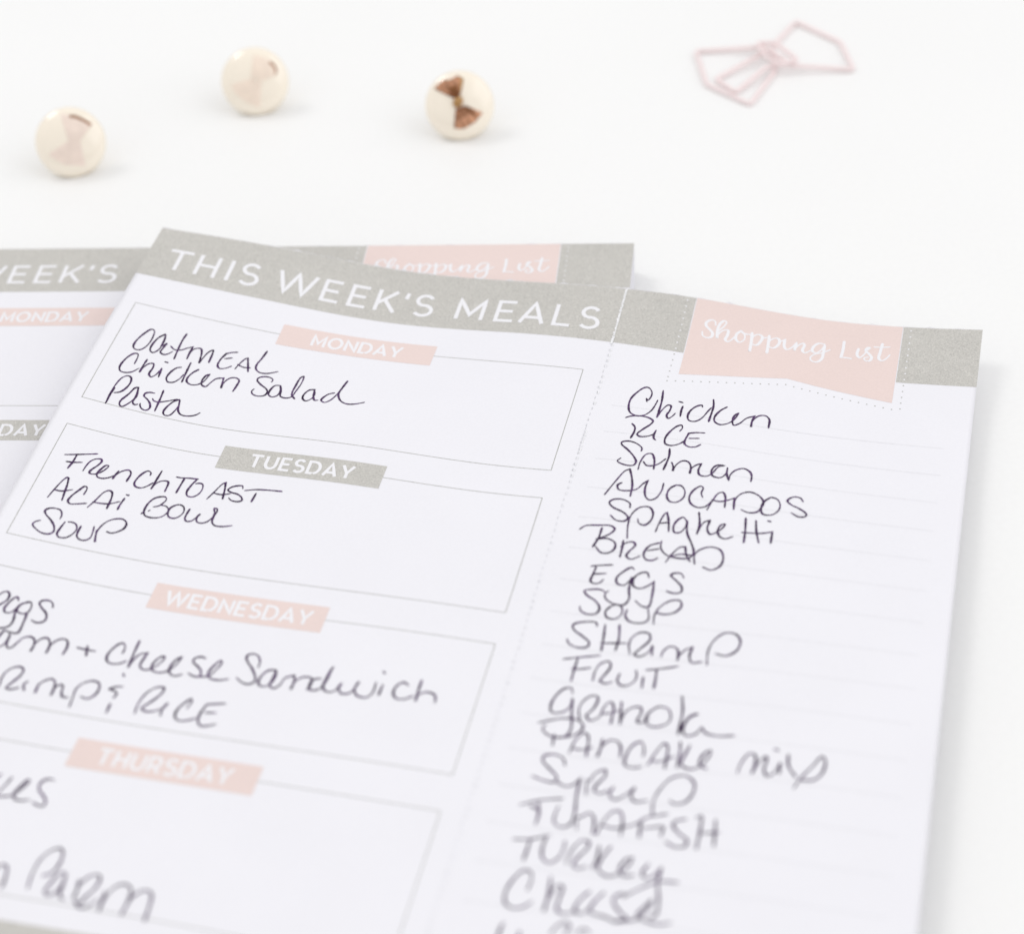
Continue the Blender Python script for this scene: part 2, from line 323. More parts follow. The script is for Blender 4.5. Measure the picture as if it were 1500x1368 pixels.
  [(97.85,29.01),(97.6,28.14),(97.95,28.53),(98.31,27.37),(98.16,26.01),(97.42,25.09),(96.78,25.23),(95.8,26.67),(95.03,28.66),(95.02,30.79),(95.54,32.36),(96.62,33.08),(97.89,32.84),(98.95,31.41),(99.48,29.13),(99.59,28.17)],
  [(100.04,25.35),(100.31,28.47),(100.26,32.98,1),(100.73,30.87),(101.55,29.12),(102.03,29.16),(102.09,30.55),(101.78,32.02),(102.19,32.77),(102.8,31.94),(103.12,31.09)],
  [(104.05,28.82),(103.98,30.09),(104.08,31.79)],
  [(103.2,27.71),(103.88,27.85)],
  [(107.34,28.26),(107.16,27.73),(106.47,28.11),(105.58,29.52),(105.28,31.33),(105.69,32.47),(106.64,32.54),(107.59,31.51),(108.48,28.9),(108.81,28.01)],
  [(108.81,25.63),(109.1,27.45),(108.97,31.98)],
  [(111.38,27.06),(110.45,28.35),(109.75,30.45),(109.94,31.66),(110.88,32.28),(112.09,31.69),(113,30.33),(113.53,28.27),(113,29.06),(112.85,30.84),(113.23,31.84),(114.05,31.14),(115.08,29.26),(116.26,28.36,1),(116.06,29.62),(116.11,31.51,1),(116.17,29.75),(116.96,28.1),(118.03,27.74),(118.8,28.54),(119.01,31.08)],
 ],
 'ricetwo': [
  [(95.05,33.95),(95.75,33.45),(97.18,33.07),(98.9,33.25),(99.82,33.98),(99.58,34.94),(98.56,36.49),(97.81,37.96),(98.27,38.47),(99.62,38.23),(100.75,37.27)],
  [(96.48,35.36),(97.1,36.15),(97.22,37.32),(96.92,39.18)],
  [(100.77,36.37),(100.62,37.59),(100.76,38.6),(101.15,38.97)],
  [(104.67,35.81),(104.97,34.82),(104.75,34.1),(104.15,34.4),(103.15,36.16),(102.61,38.38),(102.93,39.64),(103.89,39.87),(105.15,39.15),(106.04,37.9)],
  [(108.84,35.23),(107.49,35.48),(106.27,35.97,1),(105.95,37.92),(106.03,38.95),(106.87,39.55),(107.93,39.3),(108.68,38.46)],
  [(106.5,37.34),(108.19,36.92)],
 ],
 'salmon': [
  [(99.3,42.21),(99.28,41.43),(98.21,40.42),(96.72,39.98),(95.66,40.42),(95.77,40.99),(97.01,42.18),(98.31,43.73),(98.93,44.97),(98.72,45.88),(97.75,46.1),(96.42,45.72),(95.82,45.23),(96.29,44.41)],
  [(99.61,46.87),(99.66,44.86),(100.3,42.82),(101.13,42.56),(101.81,43.91),(102.14,46.33)],
  [(100.15,44.78),(100.81,45.62),(101.79,45.52),(102.69,44.9),(103.67,43.36)],
  [(103.83,40.68),(104.06,42.69),(103.72,46.22)],
  [(104.76,44.11),(105.19,45.17),(105.3,46.22,1),(105.54,44.71),(106.43,43.36),(107.31,43.36),(107.98,44.38),(108.12,46.27,1),(108.19,44.91),(109,43.75),(109.58,43.43,1),(109.37,45.22),(109.79,46.27),(110.91,46.29),(111.74,45.25),(112.46,43.51),(113.38,42.97,1),(112.16,43.19),(111.5,44.53),(111.85,45.99),(113.12,46.15),(113.92,44.91),(113.93,43.35,1),(114.07,45.07),(114.61,46.48,1),(114.67,44.92),(115.46,43.55),(116.61,42.94),(117.69,43.58),(118.07,44.47),(118.16,45.92)],
 ],
 'avocados': [
  [(95.32,53.6),(96.43,50.37),(97.63,47.43),(98.29,46.96,1),(98.96,48.91),(99.43,51.04),(99.54,53.37)],
  [(97.56,50.4),(97.01,51.02),(97.38,52.06),(98.53,52.19),(100.17,51.65),(101.11,50.04),(101.72,49.28,1),(101.58,51.24),(102.05,53.15),(102.78,53.74),(103.67,53.22),(104.32,51.3),(104.35,49.39)],
  [(106.36,49.52),(105.54,50.53),(105.37,52.38),(106.06,53.5),(107.16,53.47),(108.06,52.22),(108.03,50.58),(107.22,49.46),(106.36,49.52)],
  [(111.14,51.57),(110.73,50.56),(110.84,49.24),(110.46,48.88),(109.52,49.9),(108.98,51.85),(109.48,53.37),(110.69,54.02),(111.84,53.6),(112.8,51.95)],
  [(112.25,54.34),(112.8,51.95),(113.47,49.96),(114.15,49.61),(114.67,50.61),(114.94,53.12)],
  [(112.64,51.73),(113.77,51.92),(114.93,51.47),(116.14,50.57,1),(116.43,53.34,1),(116.32,50.97),(117.05,49.31),(118.41,48.54),(119.83,49.04),(120.82,50.31),(120.8,51.62),(120.16,53.06),(118.89,53.52),(117.61,53.08)],
  [(121.9,49),(120.98,50.27),(120.67,52.02),(121.17,53.38),(122.49,53.27),(123.42,52.14),(123.58,50.61),(122.91,49.26),(121.9,49)],
  [(127.09,48.96),(126.55,48.16),(125.45,48.11),(124.57,49.26),(125.21,50.06),(126.76,50.84),(127.98,51.89),(127.82,52.55),(126.77,52.78),(125.52,52.05)],
 ],
 'spaghetti': [
  [(99.99,56.06),(99.79,55.02),(98.29,54.25),(96.86,54.58),(96.45,55.28),(97.18,56.25),(99.16,57.24),(100.12,58.36),(99.68,59.15),(98.34,59.18),(97.19,58.16)],
  [(100.84,62.94),(100.39,59.79),(100.55,57.46),(101.56,55.72),(102.99,55.36),(103.85,56.49),(103.83,58.39),(103.01,59.57),(102.08,59.31),(101.69,58.33)],
  [(105,60.78),(105.31,58.35),(105.84,56.35),(106.09,56.09,1),(106.64,57.9),(107.07,60.33)],
  [(105.32,58.76),(106.63,58.32)],
  [(109.61,57.68),(108.86,56.72),(108.1,57.42),(107.63,58.98),(108.01,60.37),(108.87,60.21),(109.51,58.84),(109.56,57.35,1),(110.04,60.2),(111.15,62.49),(111.76,64.43),(111.22,65.55),(109.25,65.89),(107.43,65.4),(106.48,64.14),(106.34,62.53)],
  [(111.11,55.12),(111.63,57.79),(111.55,60.13,1),(111.9,58.17),(112.44,56.99),(113.12,56.64,1),(112.99,58.58),(113.61,59.73),(114.54,59.12),(115.48,57.66),(115.61,56.99),(114.99,57.33),(114.73,58.87),(115.27,60.04),(116.18,60.28),(117.23,59.56)],
  [(118.63,54.83),(118.98,58.01),(119.13,60.62)],
  [(120.31,55.12),(120.73,57.64),(121.44,60.15)],
  [(118.5,58.32),(119.93,58.15),(121.64,57.88),(123.23,57.2,1),(123.31,59.9)],
  [(122.23,54.79),(122.62,54.88)],
 ],
 'bread': [
  [(92.9,62.04),(93.66,61.1),(95.66,60.69),(97.71,60.52),(98.48,61.12),(98.04,62.22),(96.4,63.62),(96,63.84)],
  [(96.42,61.21),(96.33,63.3),(95.77,65.64)],
  [(96,63.84),(97.69,63.43),(99.06,64.12),(99.27,65.51),(98.45,66.57),(97.29,66.63),(96.16,65.38)],
  [(100.34,63.43),(100.45,65.53),(100.46,67.15)],
  [(100.19,64.96),(101,63.82),(101.99,63.58),(102.4,64.21),(101.66,65.75),(101.42,66.79),(102.25,67.34),(103.54,66.45)],
  [(106.14,63.05),(104.81,63.81),(104.25,64.72),(104.07,66.16),(104.67,67.07),(105.68,67.02),(106.44,66.37)],
  [(104.46,65.09),(106.23,64.38)],
  [(107.74,67.16),(108.52,65),(109.55,63.39),(110.26,63.27,1),(110.7,65.03),(111.49,66.31)],
  [(108.09,65.89),(109.68,65),(111.4,64.9)],
  [(112.29,66.78),(111.97,64.8),(112.62,63.46),(114.21,62.54),(115.71,62.88),(116.46,64.39),(116.27,66.47),(115.01,67.59),(113.65,67.15)],
 ],
 'eggstwo': [
  [(96.37,69.81),(97.97,69.35),(99.65,69)],
  [(97.2,69.87),(96.99,71.71),(96.88,72.92),(97.48,73.41),(98.3,73.2),(98.85,72.32)],
  [(97.07,71.41),(99.02,70.98)],
  [(103.24,69.5),(102.72,69.07),(101.62,70.16),(100.81,71.68),(101.12,72.81),(102.17,73.04),(102.86,72.14),(103.19,71.1,1),(103.15,73.66),(103.54,75.75),(102.95,77.13),(101.23,77.1),(99.89,76.16),(99.71,75.21),(100.15,74.54)],
  [(105.8,70.87),(105.31,69.76),(104.22,70.13),(103.45,71.45),(103.74,72.98),(104.81,73.31),(106.08,72.4),(106.72,71.51,1),(106.91,73.84),(106.76,76.98),(105.76,76.95),(104.58,75.97)],
  [(111.16,69.98),(110.52,69.09),(109.4,69.28),(109.05,69.74),(110.09,70.76),(111.15,71.97),(111.2,73.07),(110.27,73.49),(108.94,73.2)],
 ],
 'souptwo': [
  [(99.67,75.02),(99,74.54),(97.58,74.66),(96.39,75.18),(97,76.06),(98.48,76.98),(99.42,78.38),(99.14,79.59),(97.79,79.95),(96.68,79.44),(96.35,78.53)],
  [(101.06,77.71),(100.45,78.98),(100.97,80.17),(102.12,80.25),(102.94,79.34),(102.85,77.81),(101.96,77.18),(101.06,77.71)],
  [(103.69,78.06),(103.66,79.41),(104.56,80.43),(106.4,80.44),(107.24,79.61),(106.83,77.36)],
  [(108.23,80.42),(108.03,78.52),(108.56,76.7),(109.98,75.1),(111.37,74.88),(111.78,75.99),(110.96,77.48),(109.38,78.12),(108.21,77.91)],
 ],
 'shrimp': [
  [(99.81,82.19),(99.52,81.46),(97.83,81.57),(96.17,82.46),(96.36,83.39),(98.03,84.62),(99.3,85.73),(99.15,86.64),(97.82,87.04),(96.3,86.48),(95.83,85.61)],
  [(100.97,81.6),(101.24,84.44),(101.43,87.08)],
  [(103.13,81.35),(103.56,84.05),(103.51,86.72)],
  [(101.04,85.54),(102.81,85.24),(104.98,84.88)],
  [(105.82,87.11),(105.34,85.28),(105.47,83.74),(106.49,82.43),(107.89,82.4),(108.26,83.68),(107.1,85.77),(106.5,87),(107.26,87.34),(108.56,86.11),(108.87,84.73,1),(109.1,86.79)],
  [(110.52,86.95),(110.69,85.6),(111.61,84.51),(112.66,84.92),(112.98,86.02),(113.07,87.33,1),(113.25,85.98),(114.14,84.7),(114.89,84.21,1),(114.72,86.14),(115.28,87.39),(116.73,86.99)],
  [(117.58,87.54),(117.31,84.62),(117.9,82.22),(119.3,80.54),(120.82,80.54),(121.76,81.83),(121.48,83.99),(120.02,85.28),(118.47,85.02)],
 ],
 'fruit': [
  [(96.15,89.76),(98.5,88.93),(101.53,88.01)],
  [(98.26,89.17),(98.18,91.45),(98.19,93.9)],
  [(97.76,91.46),(98.99,91.3),(100.54,90.72)],
  [(101.34,93.32),(101.34,91.26),(101.86,89.66),(102.98,89.01),(103.44,89.95),(102.76,92.14),(102.41,93.13),(103.32,93.54),(104.32,93)],
  [(105.07,91.19),(104.95,92.71),(105.8,93.58),(106.96,93.14),(107.65,91.72),(107.35,90.08)],
  [(108.64,91.38),(108.82,93.6)],
  [(108.83,89.85),(111.06,89.25),(113.39,88.42)],
  [(110.36,89.62),(110.53,91.66),(110.57,93.45)],
 ],
 'granola': [
  [(98.93,96.37),(98.57,95.32),(97.64,95.5),(96.62,97.19),(96.25,99.3),(96.65,100.51),(97.87,100.45),(99,99.32),(99.12,97.26,1),(99.66,100.48),(100.12,103.32),(99.63,104.86),(98.11,105.32),(96.62,104.71),(96.04,103.92),(96.41,103.12)],
  [(101.06,101.32),(100.49,99.23),(100.82,97.51),(101.92,96.2),(102.79,96.42),(102.66,98.48),(101.83,100.46),(102.64,101.12),(103.82,100.19)],
  [(103.8,100.12),(104.17,97.85),(104.82,97.01),(105.36,97.66),(105.66,101.27)],
  [(104.09,99.52),(105.5,99.11),(106.45,98.4)],
  [(106.41,96.75,1),(106.76,99.27),(107,101.24,1),(107.15,99.21),(107.97,97.8),(109.24,97.35),(109.65,98.09),(109.39,100.33),(110.08,100.4),(110.96,99.36)],
  [(111.86,96.85),(110.77,98.29),(110.54,99.97),(111.51,100.92),(113.06,100.58),(113.97,99.65),(113.98,98.19),(113.24,97.01),(111.86,96.85)],
  [(115,94.36),(115.57,97.23),(115.65,101.94)],
  [(115.7,101.93),(116.12,99.7),(116.9,97.95),(117.88,97.44,1),(116.72,98.52),(116.17,100.78),(116.77,101.96),(118.03,101.59),(118.84,100.03,1),(119.53,101.02),(121.44,101.38),(123.69,100.93)],
 ],
 'pancaketwo': [
  [(95.15,103.01),(96.87,102.12),(98.89,101.36),(100.79,101.37),(101.75,102.3),(101.53,103.61),(100.15,104.76),(97.85,105.37)],
  [(97.99,104.8),(98.05,105.7),(98.19,106.93)],
  [(100.82,107.94),(101.3,105.09),(102.22,103.67),(102.85,104.1),(103.4,108.13)],
  [(101.14,106.92),(102.49,106.93),(103.95,106.25)],
  [(105.07,104.45),(105.12,106.06),(104.96,107.94,1),(105.31,105.67),(106.27,104.43),(107.38,104.62),(107.97,105.6),(108.21,107.53)],
 ],
 'pancakethree': [
  [(111.46,106.85),(111.32,105.27),(110.65,104.08),(109.61,104.92),(109,107.22),(109.15,108.8),(110.27,109.22),(111.53,108.83)],
  [(112.36,108.51),(113.28,105.38),(114.06,103.86),(114.59,104.38),(114.91,108.72)],
  [(112.62,107.47),(113.95,107.47),(115.8,106.2)],
  [(116.26,103.33),(116.54,105.3),(116.6,108.27)],
  [(117.75,103.72),(117.17,106.4),(117.08,107.61),(118.51,108.26),(119.83,107.39),(120.9,104.85),(120.81,104.27),(119.92,105.2),(119.66,107.22),(120.79,107.84)],
  [(125.18,107.94),(125.47,105.93),(126.36,104.01),(127.1,104.09),(127.41,105.23),(127.2,107.81,1),(127.78,105.76),(128.73,104.22),(128.95,104.77),(128.79,106.76),(129.37,107.84),(130.29,107.1),(130.88,105.04,1),(131.02,107.17)],
  [(129.83,102.64),(130.28,102.77)],
  [(131.81,103.3),(132.09,105.42),(133.35,107.34)],
  [(133.34,109.47),(134.08,107.41),(135.49,104.82),(136.56,102.86),(137.07,103.55),(136.92,105.93),(135.81,107.48),(134.13,107.79)],
 ],
 'syrup': [
  [(100.8,110.38),(100.23,109.09),(98.9,108.54),(97.5,109.01),(97.42,110.02),(98.95,111.52),(100.14,112.88),(99.88,113.72),(98.22,113.63),(96.62,113.16)],
  [(100.31,113.64),(101.61,114.19),(102.58,113.82),(103.45,112.3,1),(103.54,115.61),(103.96,119.02),(103.78,120.96),(102.64,121.72),(101.45,120.98),(101.34,119.09),(101.52,117.9)],
  [(104.84,115.2),(104.35,112.34)],
  [(104.75,112.86),(105.41,110.98),(106.59,110.19),(106.82,111.34),(105.97,113.05),(105.77,114.26),(106.74,114.69),(107.77,113.94)],
  [(108.38,113.25),(108.06,114.67),(108.96,115.5),(110.24,114.52),(111.38,112.78,1),(111.09,114.39),(111.87,115.42),(113.54,114.97)],
  [(114.75,117.66),(114.42,115.03),(115.08,112.22),(116.47,110.06),(118.15,109.61),(119.51,110.77),(119.57,112.89),(118.69,114.57),(117.31,114.97),(116.65,114.5)],
 ],
 'tunafish': [
  [(96.09,118.72),(97.67,117.83),(99.29,117.14),(101.81,116.5)],
  [(98.56,117.86),(99.02,119.89),(99,121.8)],
  [(97.55,118.63),(98.85,119.16)],
  [(104.82,121.73),(104.4,119.71,1),(104.92,119.43),(106.04,118.47),(106.79,119.31),(107.21,122.08,1),(107.91,121.97)],
  [(107.67,122.2),(108.28,119.44),(109.36,117.55),(110.24,117.6),(110.88,119.41),(111.05,121.83)],
  [(108.18,120.41),(109.97,120.69),(112.63,119.51),(114.08,117.95)],
  [(113.34,118.64),(113.63,121.79)],
  [(114.08,117.95),(116.79,116.96)],
  [(113.89,120.06),(116.61,119.26)],
  [(116.65,119.44),(116.52,121.14)],
  [(119.47,117.49),(118.13,118.07),(117.84,118.87),(118.92,120.2),(120.25,121.29),(120.01,122.43),(118.63,122.66),(117.37,121.94)],
  [(120.83,117.08),(121.47,116.6),(121.69,118.82),(121.72,122.52)],
  [(123.54,117.02),(124,121.77)],
  [(121.84,119.73),(124.3,119.14)],
 ],
 'turkey': [
  [(96.57,125),(98.91,124.56),(101.44,123.36)],
  [(98.91,124.56),(98.86,126.37),(98.76,128.46)],
  [(100.97,123.89),(100.86,126.01),(101.35,127.7),(102.4,128.26),(103.43,127.19),(103.8,125.2),(103.67,124.02)],
  [(104.64,128.02),(104.93,125.6),(105.9,123.64),(106.94,123.62),(107.03,124.65),(105.89,126.92),(105.69,128.13),(106.47,128.58),(107.48,127.97)],
  [(108.53,124.1),(108.66,126.45),(108.34,128.27)],
  [(110.11,123.99),(109.1,126.97),(109.11,128.14),(110.46,129.22),(111.94,128.69),(113.01,127.2),(113.49,125.51,1),(112.74,125.78),(112.02,127.95),(112.87,128.82),(114.15,128.46)],
  [(115.76,126.16),(115.19,128),(115.89,128.75),(116.99,127.99),(117.61,126.44,1),(117.57,129.33),(118.12,131.8),(118.28,134.57),(117.63,135.24)],
  [(113.34,132.47),(115.44,130.55),(117.63,129.03),(120.25,128.73)],
 ],
 'cheese': [
  [(100.46,133.4),(100.63,131.63),(100.2,130.25),(99.26,130.13),(98.1,132.08),(97.64,134.47),(98.03,136.11),(99.2,136.76),(100.47,136.39),(101.55,135.21)],
  [(103.14,130.61),(103.42,133.46),(103.44,136.58,1),(103.6,134.28),(104.24,132.02),(105.01,131.89),(105.02,134.04),(105.11,136.01),(106.12,136.54),(107.76,135.84)],
  [(108.81,132.24),(107.95,133.53),(107.43,135.33),(107.81,136.11),(108.68,135.96),(109.59,134.96)],
  [(110.79,132.05),(109.96,133.48),(109.43,135.27),(110,135.87),(111.37,136.05),(113.03,136.6)],
  [(113.43,131.75),(112.42,132.34),(112.28,133.36),(113.36,134.87),(114.66,135.9,1),(113.05,136.74),(114.74,136.31),(116.13,135.5),(117.24,133.08),(117.3,132.22,1),(116.48,133.77),(115.87,135.27),(117.54,135.95),(118.89,136.13),(120.44,135.58)],
 ],
 'lastline': [
  [(98.58,139.39),(98.35,140.82),(98.41,142.47)],
  [(101.04,140.36),(101.09,142)],
  [(105.13,140.2),(105.69,138.71),(106.87,137.95),(107.41,138.42),(107.05,139.87)],
  [(108.54,139.6),(109.2,138.52),(110.2,139.04)],
 ],
 'eggs': [
  [(6.57,95.7),(6.89,94.99),(7.35,94.19),(7.97,93.81),(8.53,94.32),(8.65,95.44),(8.22,96.29),(7.52,97.21)],
  [(10.35,95.18),(10.01,94.54),(9.65,94.64),(9.07,96.06),(8.9,97.35),(9.34,98.02),(10.13,97.85),(10.66,96.88),(10.92,96.18,1),(10.83,97.66),(11.16,99.02),(11.11,100.38),(10.53,101.04),(9.59,101.39)],
  [(11.98,95.16),(11.22,95.58),(10.79,96.63),(10.99,97.31),(11.9,97.62),(12.62,97.28),(12.79,95.98),(12.4,95.04),(11.93,95.02),(11.63,95.25)],
  [(12.7,97.47),(12.86,99.19),(12.84,101.56),(12.07,101.76),(11.68,101.56)],
  [(16,95.22),(15.76,94.45),(14.93,93.93),(13.94,94.2),(13.68,94.8),(14.38,95.66),(15.43,96.53),(15.89,97.45),(15.77,98.31),(14.89,98.82),(13.83,98.52)],
 ],
 'ham': [
  [(10.54,105.1),(11.58,104.63),(11.89,103.54),(11.92,102.31),(11.44,101.72),(10.76,101.59),(10.45,102.69),(10.28,103.75)],
  [(11.92,102.31),(12.12,104.08),(12.67,104.85),(13.12,104.63),(13.57,103.51),(14.13,102.24),(15.03,101.8),(15.78,102.12),(16.23,103.23),(16.21,104.65,1),(16.3,103.01),(16.76,101.87),(17.48,101.38),(18.23,101.9),(18.62,103.03),(18.65,104.44,1),(18.74,102.59),(19.24,101.54),(20.1,100.98),(20.85,101.24),(21.27,102.36),(21.2,104.11)],
  [(22.73,102.16),(24.47,102.29),(25.82,102.23)],
  [(24.21,101.43),(24.78,103.54)],
 ],
 'cheesesand': [
  [(29.92,101.76),(29.95,100.6),(29.42,99.69),(28.89,99.82),(28.2,101.01),(27.86,102.62),(28.18,103.69),(29.02,104.13),(30.24,103.85),(31.11,103.14)],
  [(31.58,98.55),(31.63,100.98),(31.86,104.36,1),(32.08,102.67),(32.69,101.25),(33.66,100.78,1),(33.48,102.35),(33.48,103.62),(34.18,104.22),(35.06,104.03),(35.99,102.94),(36.57,101.42),(36.38,100.9),(35.77,101.34),(35.24,102.98),(35.5,103.94),(36.5,104.35),(37.82,103.81),(38.76,102.22),(39.09,100.5,1),(38.51,101),(38.05,102.88),(38.39,104.07),(39.39,104.49),(40.32,103.91)],
  [(42.72,100),(41.9,99.83),(41.12,100.33),(41.11,101.09),(42.02,101.79),(42.88,102.63),(43.08,103.72),(42.42,103.98),(41.11,103.5)],
  [(42.6,103.95),(44.31,103.47),(45.1,101.93),(45.49,100.34),(45.19,100.01),(44.59,101.02),(44.15,103),(44.83,103.87),(46.18,103.98),(47.6,103.45)],
 ],
 'sandwich': [
  [(51.22,100.35),(51.12,99.02),(50.33,97.88),(49.32,97.74),(48.79,98.33),(49.1,99.24),(50.44,100.75),(51.49,102.47),(51.56,103.4),(50.79,103.93),(49.77,103.74),(48.69,102.99)],
  [(54.15,100.39),(53.02,100.6),(52.23,102.17),(52.33,103.58),(53.18,103.99),(54.12,103.25),(54.44,101.29),(54.19,100.38,1),(54.18,101.97),(54.11,103.57),(54.86,104.06),(55.56,103.3),(55.98,101.65),(57.18,100.96,1),(57.51,102.01),(57.5,103.83,1),(57.74,101.97),(58.62,101.02),(59.79,100.97),(60.18,101.85),(59.97,103.45)],
  [(61.41,100.84),(60.33,101.19),(59.98,102.35),(60.42,103.37),(61.42,103.19),(62.08,102.29),(62.48,98.12,1),(62.17,100.24),(62.08,102.29),(62.84,103.25),(63.96,103.05),(64.69,101.2,1),(64.6,102.46),(65.31,103.27),(66.48,102.9),(66.89,101.89),(67.17,100.44,1),(66.97,102.18),(67.76,103.28),(69.17,103.32),(69.8,102.28),(69.77,100.11)],
  [(70.89,100.37),(70.8,102.55)],
  [(70.29,97.82),(70.51,98.03)],
  [(74.68,99.78),(73.86,99.32),(73.03,100.11),(72.84,101.69),(73.49,102.64),(74.75,102.6),(75.89,101.69)],
  [(76.39,98.34),(76.38,100.05),(76.49,102.64,1),(76.69,101.22),(77.67,100.55),(78.87,100.76),(79.28,101.44),(79.4,102.33)],
 ],
 'shrimprice': [
  [(14.44,112.45),(14.17,110.75),(14.27,109.54),(14.9,108.49),(15.89,107.95),(16.67,108.35),(16.7,109.53),(16.03,111.18),(15.58,112.46),(16.31,112.58),(17.4,111.92)],
  [(18.23,110.44),(17.87,111.22),(18.38,112.27)],
  [(20,110.51),(20.1,111.66),(20.12,112.44,1),(20.01,110.9),(20.6,109.77),(21.56,109.14),(22.2,109.58),(22.57,110.88),(22.64,112.33,1),(22.64,110.66),(23.25,109.93),(23.67,110.03),(23.97,111.34),(24.47,112.2),(25.33,112.1)],
  [(26.19,113.85),(25.99,111.85),(25.82,110.31),(26.36,109),(27.53,108.13),(28.65,108.27),(29.14,109.15),(29.02,110.76),(28.19,111.7),(27.05,111.51)],
 ],
 'ampersand': [
  [(31.61,105.68),(31.95,106.23)],
  [(32.49,108.24),(31.62,108.43),(30.76,109.12),(31.58,109.31),(32.15,109.8),(31.94,110.71)],
  [(31.94,111.94),(32,113.75)],
 ],
 'ricethree': [
  [(36.17,112.97),(36,111.05),(36.44,108.74),(37.58,107.25),(38.67,107.14),(38.7,108.26),(37.87,110.04),(36.86,111.85),(37.77,112.27),(38.93,111.9),(39.63,111.27)],
  [(40.29,110.02),(39.88,111.46),(40.1,112.64)],
  [(43.43,110.48),(43.72,108.95),(43.47,108.51),(42.94,109.11),(42.13,110.99),(42.28,112.43),(43.05,113),(44.25,112.76),(45.47,112.02)],
  [(48.82,108.38),(47.45,108.7),(46.1,109.09,1),(45.75,111.24),(45.97,112.65),(46.68,113.36),(47.71,113.15),(48.8,112.57)],
  [(46.49,110.72),(48.05,110.42)],
 ],
 'pancakes': [
  [(22.2,131.95),(22.78,130.65),(23.35,128.41)],
  [(21.54,128.2),(21.24,128.86)],
  [(22.29,132.16),(23.73,131.98),(24.82,131.4),(25.58,130.07),(26.08,128.54),(25.81,128.36),(25.14,129.92),(24.77,131.29),(25.31,132.12),(26.49,132.22),(27.45,131.79)],
  [(29.54,127.7),(28.57,127.66),(27.79,128.54),(28.03,129.79),(29.1,130.75),(29.9,131.77),(29.78,132.61),(28.9,132.55),(28.11,132.24)],
 ],
 'chickenparm': [
  [(27.52,145.8),(27.92,144.19),(28.38,143.55),(29.11,143.75),(29.55,144.77),(29.93,147.32)],
  [(33.5,146.88),(33.14,144.32),(33.29,141.63),(34.22,139.89),(35.29,139.34),(35.94,140.01),(36.2,141.98),(35.78,143.61),(34.72,144.36)],
  [(37.65,143.26),(36.97,143.39),(36.29,145.28),(36.04,146.85),(36.64,147.39),(37.48,146.8),(37.9,145.19),(37.82,143.45,1),(38.07,145.16),(38.24,146.88),(38.91,147.62),(39.2,147.46)],
  [(40.02,144.13),(40.34,145.83),(40.42,147.33)],
  [(40.33,147.13),(40.35,144.95),(41.12,143.26),(42.17,142.72),(42.72,143.17),(42.7,144.93),(41.93,146.61),(41.5,147.78),(40.75,147.7,1),(41.99,148.54),(43,147.92),(43.76,146.69)],
  [(44.28,145.28),(44.42,146.99),(44.64,148.67,1),(44.59,146.52),(45.2,144.43),(46.3,143.55),(47.45,143.97),(47.91,145.4),(47.84,148.65,1),(47.97,146.47),(48.58,144.82),(49.51,143.97),(50.49,144.19),(50.94,145.39),(51.27,148.85)],
 ],
 'script': [
  [(106.07,5.9),(105.77,4.86),(104.99,4.87),(104.34,5.7),(104.47,6.49),(105.24,7.23),(105.84,8.02),(105.78,8.98),(104.94,9.39),(104.22,9),(104.02,8.11)],
  [(106.8,7.21),(107.61,5.69),(107.85,4.7),(107.41,4.44),(106.87,5.14),(106.59,6.7),(106.79,9.1,1),(106.92,7.93),(107.65,6.8),(108.4,6.6),(108.48,7.9),(108.27,9.09),(108.72,9.46),(109.39,8.79),(109.78,7.94)],
  [(110.69,6.2),(110.05,7.11),(110.07,8.43),(110.74,9.09),(111.52,8.24),(111.4,6.95),(110.69,6.2),(111.15,6.64),(112.33,6.71)],
  [(112.65,6.25),(112.82,8.28),(112.88,10.94,1),(112.77,7.91),(113.23,6.66),(113.96,6.29),(114.54,6.71),(114.45,7.86),(113.84,9.04),(113.2,9.06)],
  [(114.59,7.07),(115.32,6.7)],
  [(115.72,6.22),(115.83,8.46),(115.89,10.75,1),(115.8,7.9),(116.37,6.81),(117.22,6.42),(117.63,6.96),(117.54,8.12),(116.82,9.06),(116.1,8.96)],
  [(117.6,7.27),(118.53,6.48,1),(118.63,8.16),(119.11,8.88),(119.93,8.24),(120.63,6.75,1),(120.53,8.86,1),(120.88,7.64),(121.78,6.68),(122.09,7.07),(121.9,8.56),(122.35,9.04),(123.28,8.27)],
  [(125.59,6.22),(124.55,6.11),(123.66,7.24),(123.67,8.38),(124.35,8.62),(125.13,7.71),(125.6,6.3,1),(125.57,8.2),(125.43,10.14),(124.64,10.99),(123.72,10.79),(123.49,9.95),(124.14,9.05),(125.35,8.43),(126.63,7.44)],
  [(128.83,4.99),(128.87,6.88),(128.73,8.99,1),(129.49,8.99),(130.52,9.1)],
  [(131.5,6.5),(131.4,7.84),(131.87,8.65),(132.54,7.87),(133.13,6.29)],
  [(133.15,6.47),(133.47,5.87),(133.09,5.92),(132.8,6.71),(133.52,7.56),(134,8.45),(133.7,9.24),(132.95,9.26),(132.75,8.6),(133.35,8.34)],
  [(135.5,4.71),(135.34,6.79),(135.26,8.49),(135.82,9),(136.51,8.36),(137.04,7.36)],
  [(134.2,5.6),(135.46,5.57),(136.83,5.32)],
 ],
}

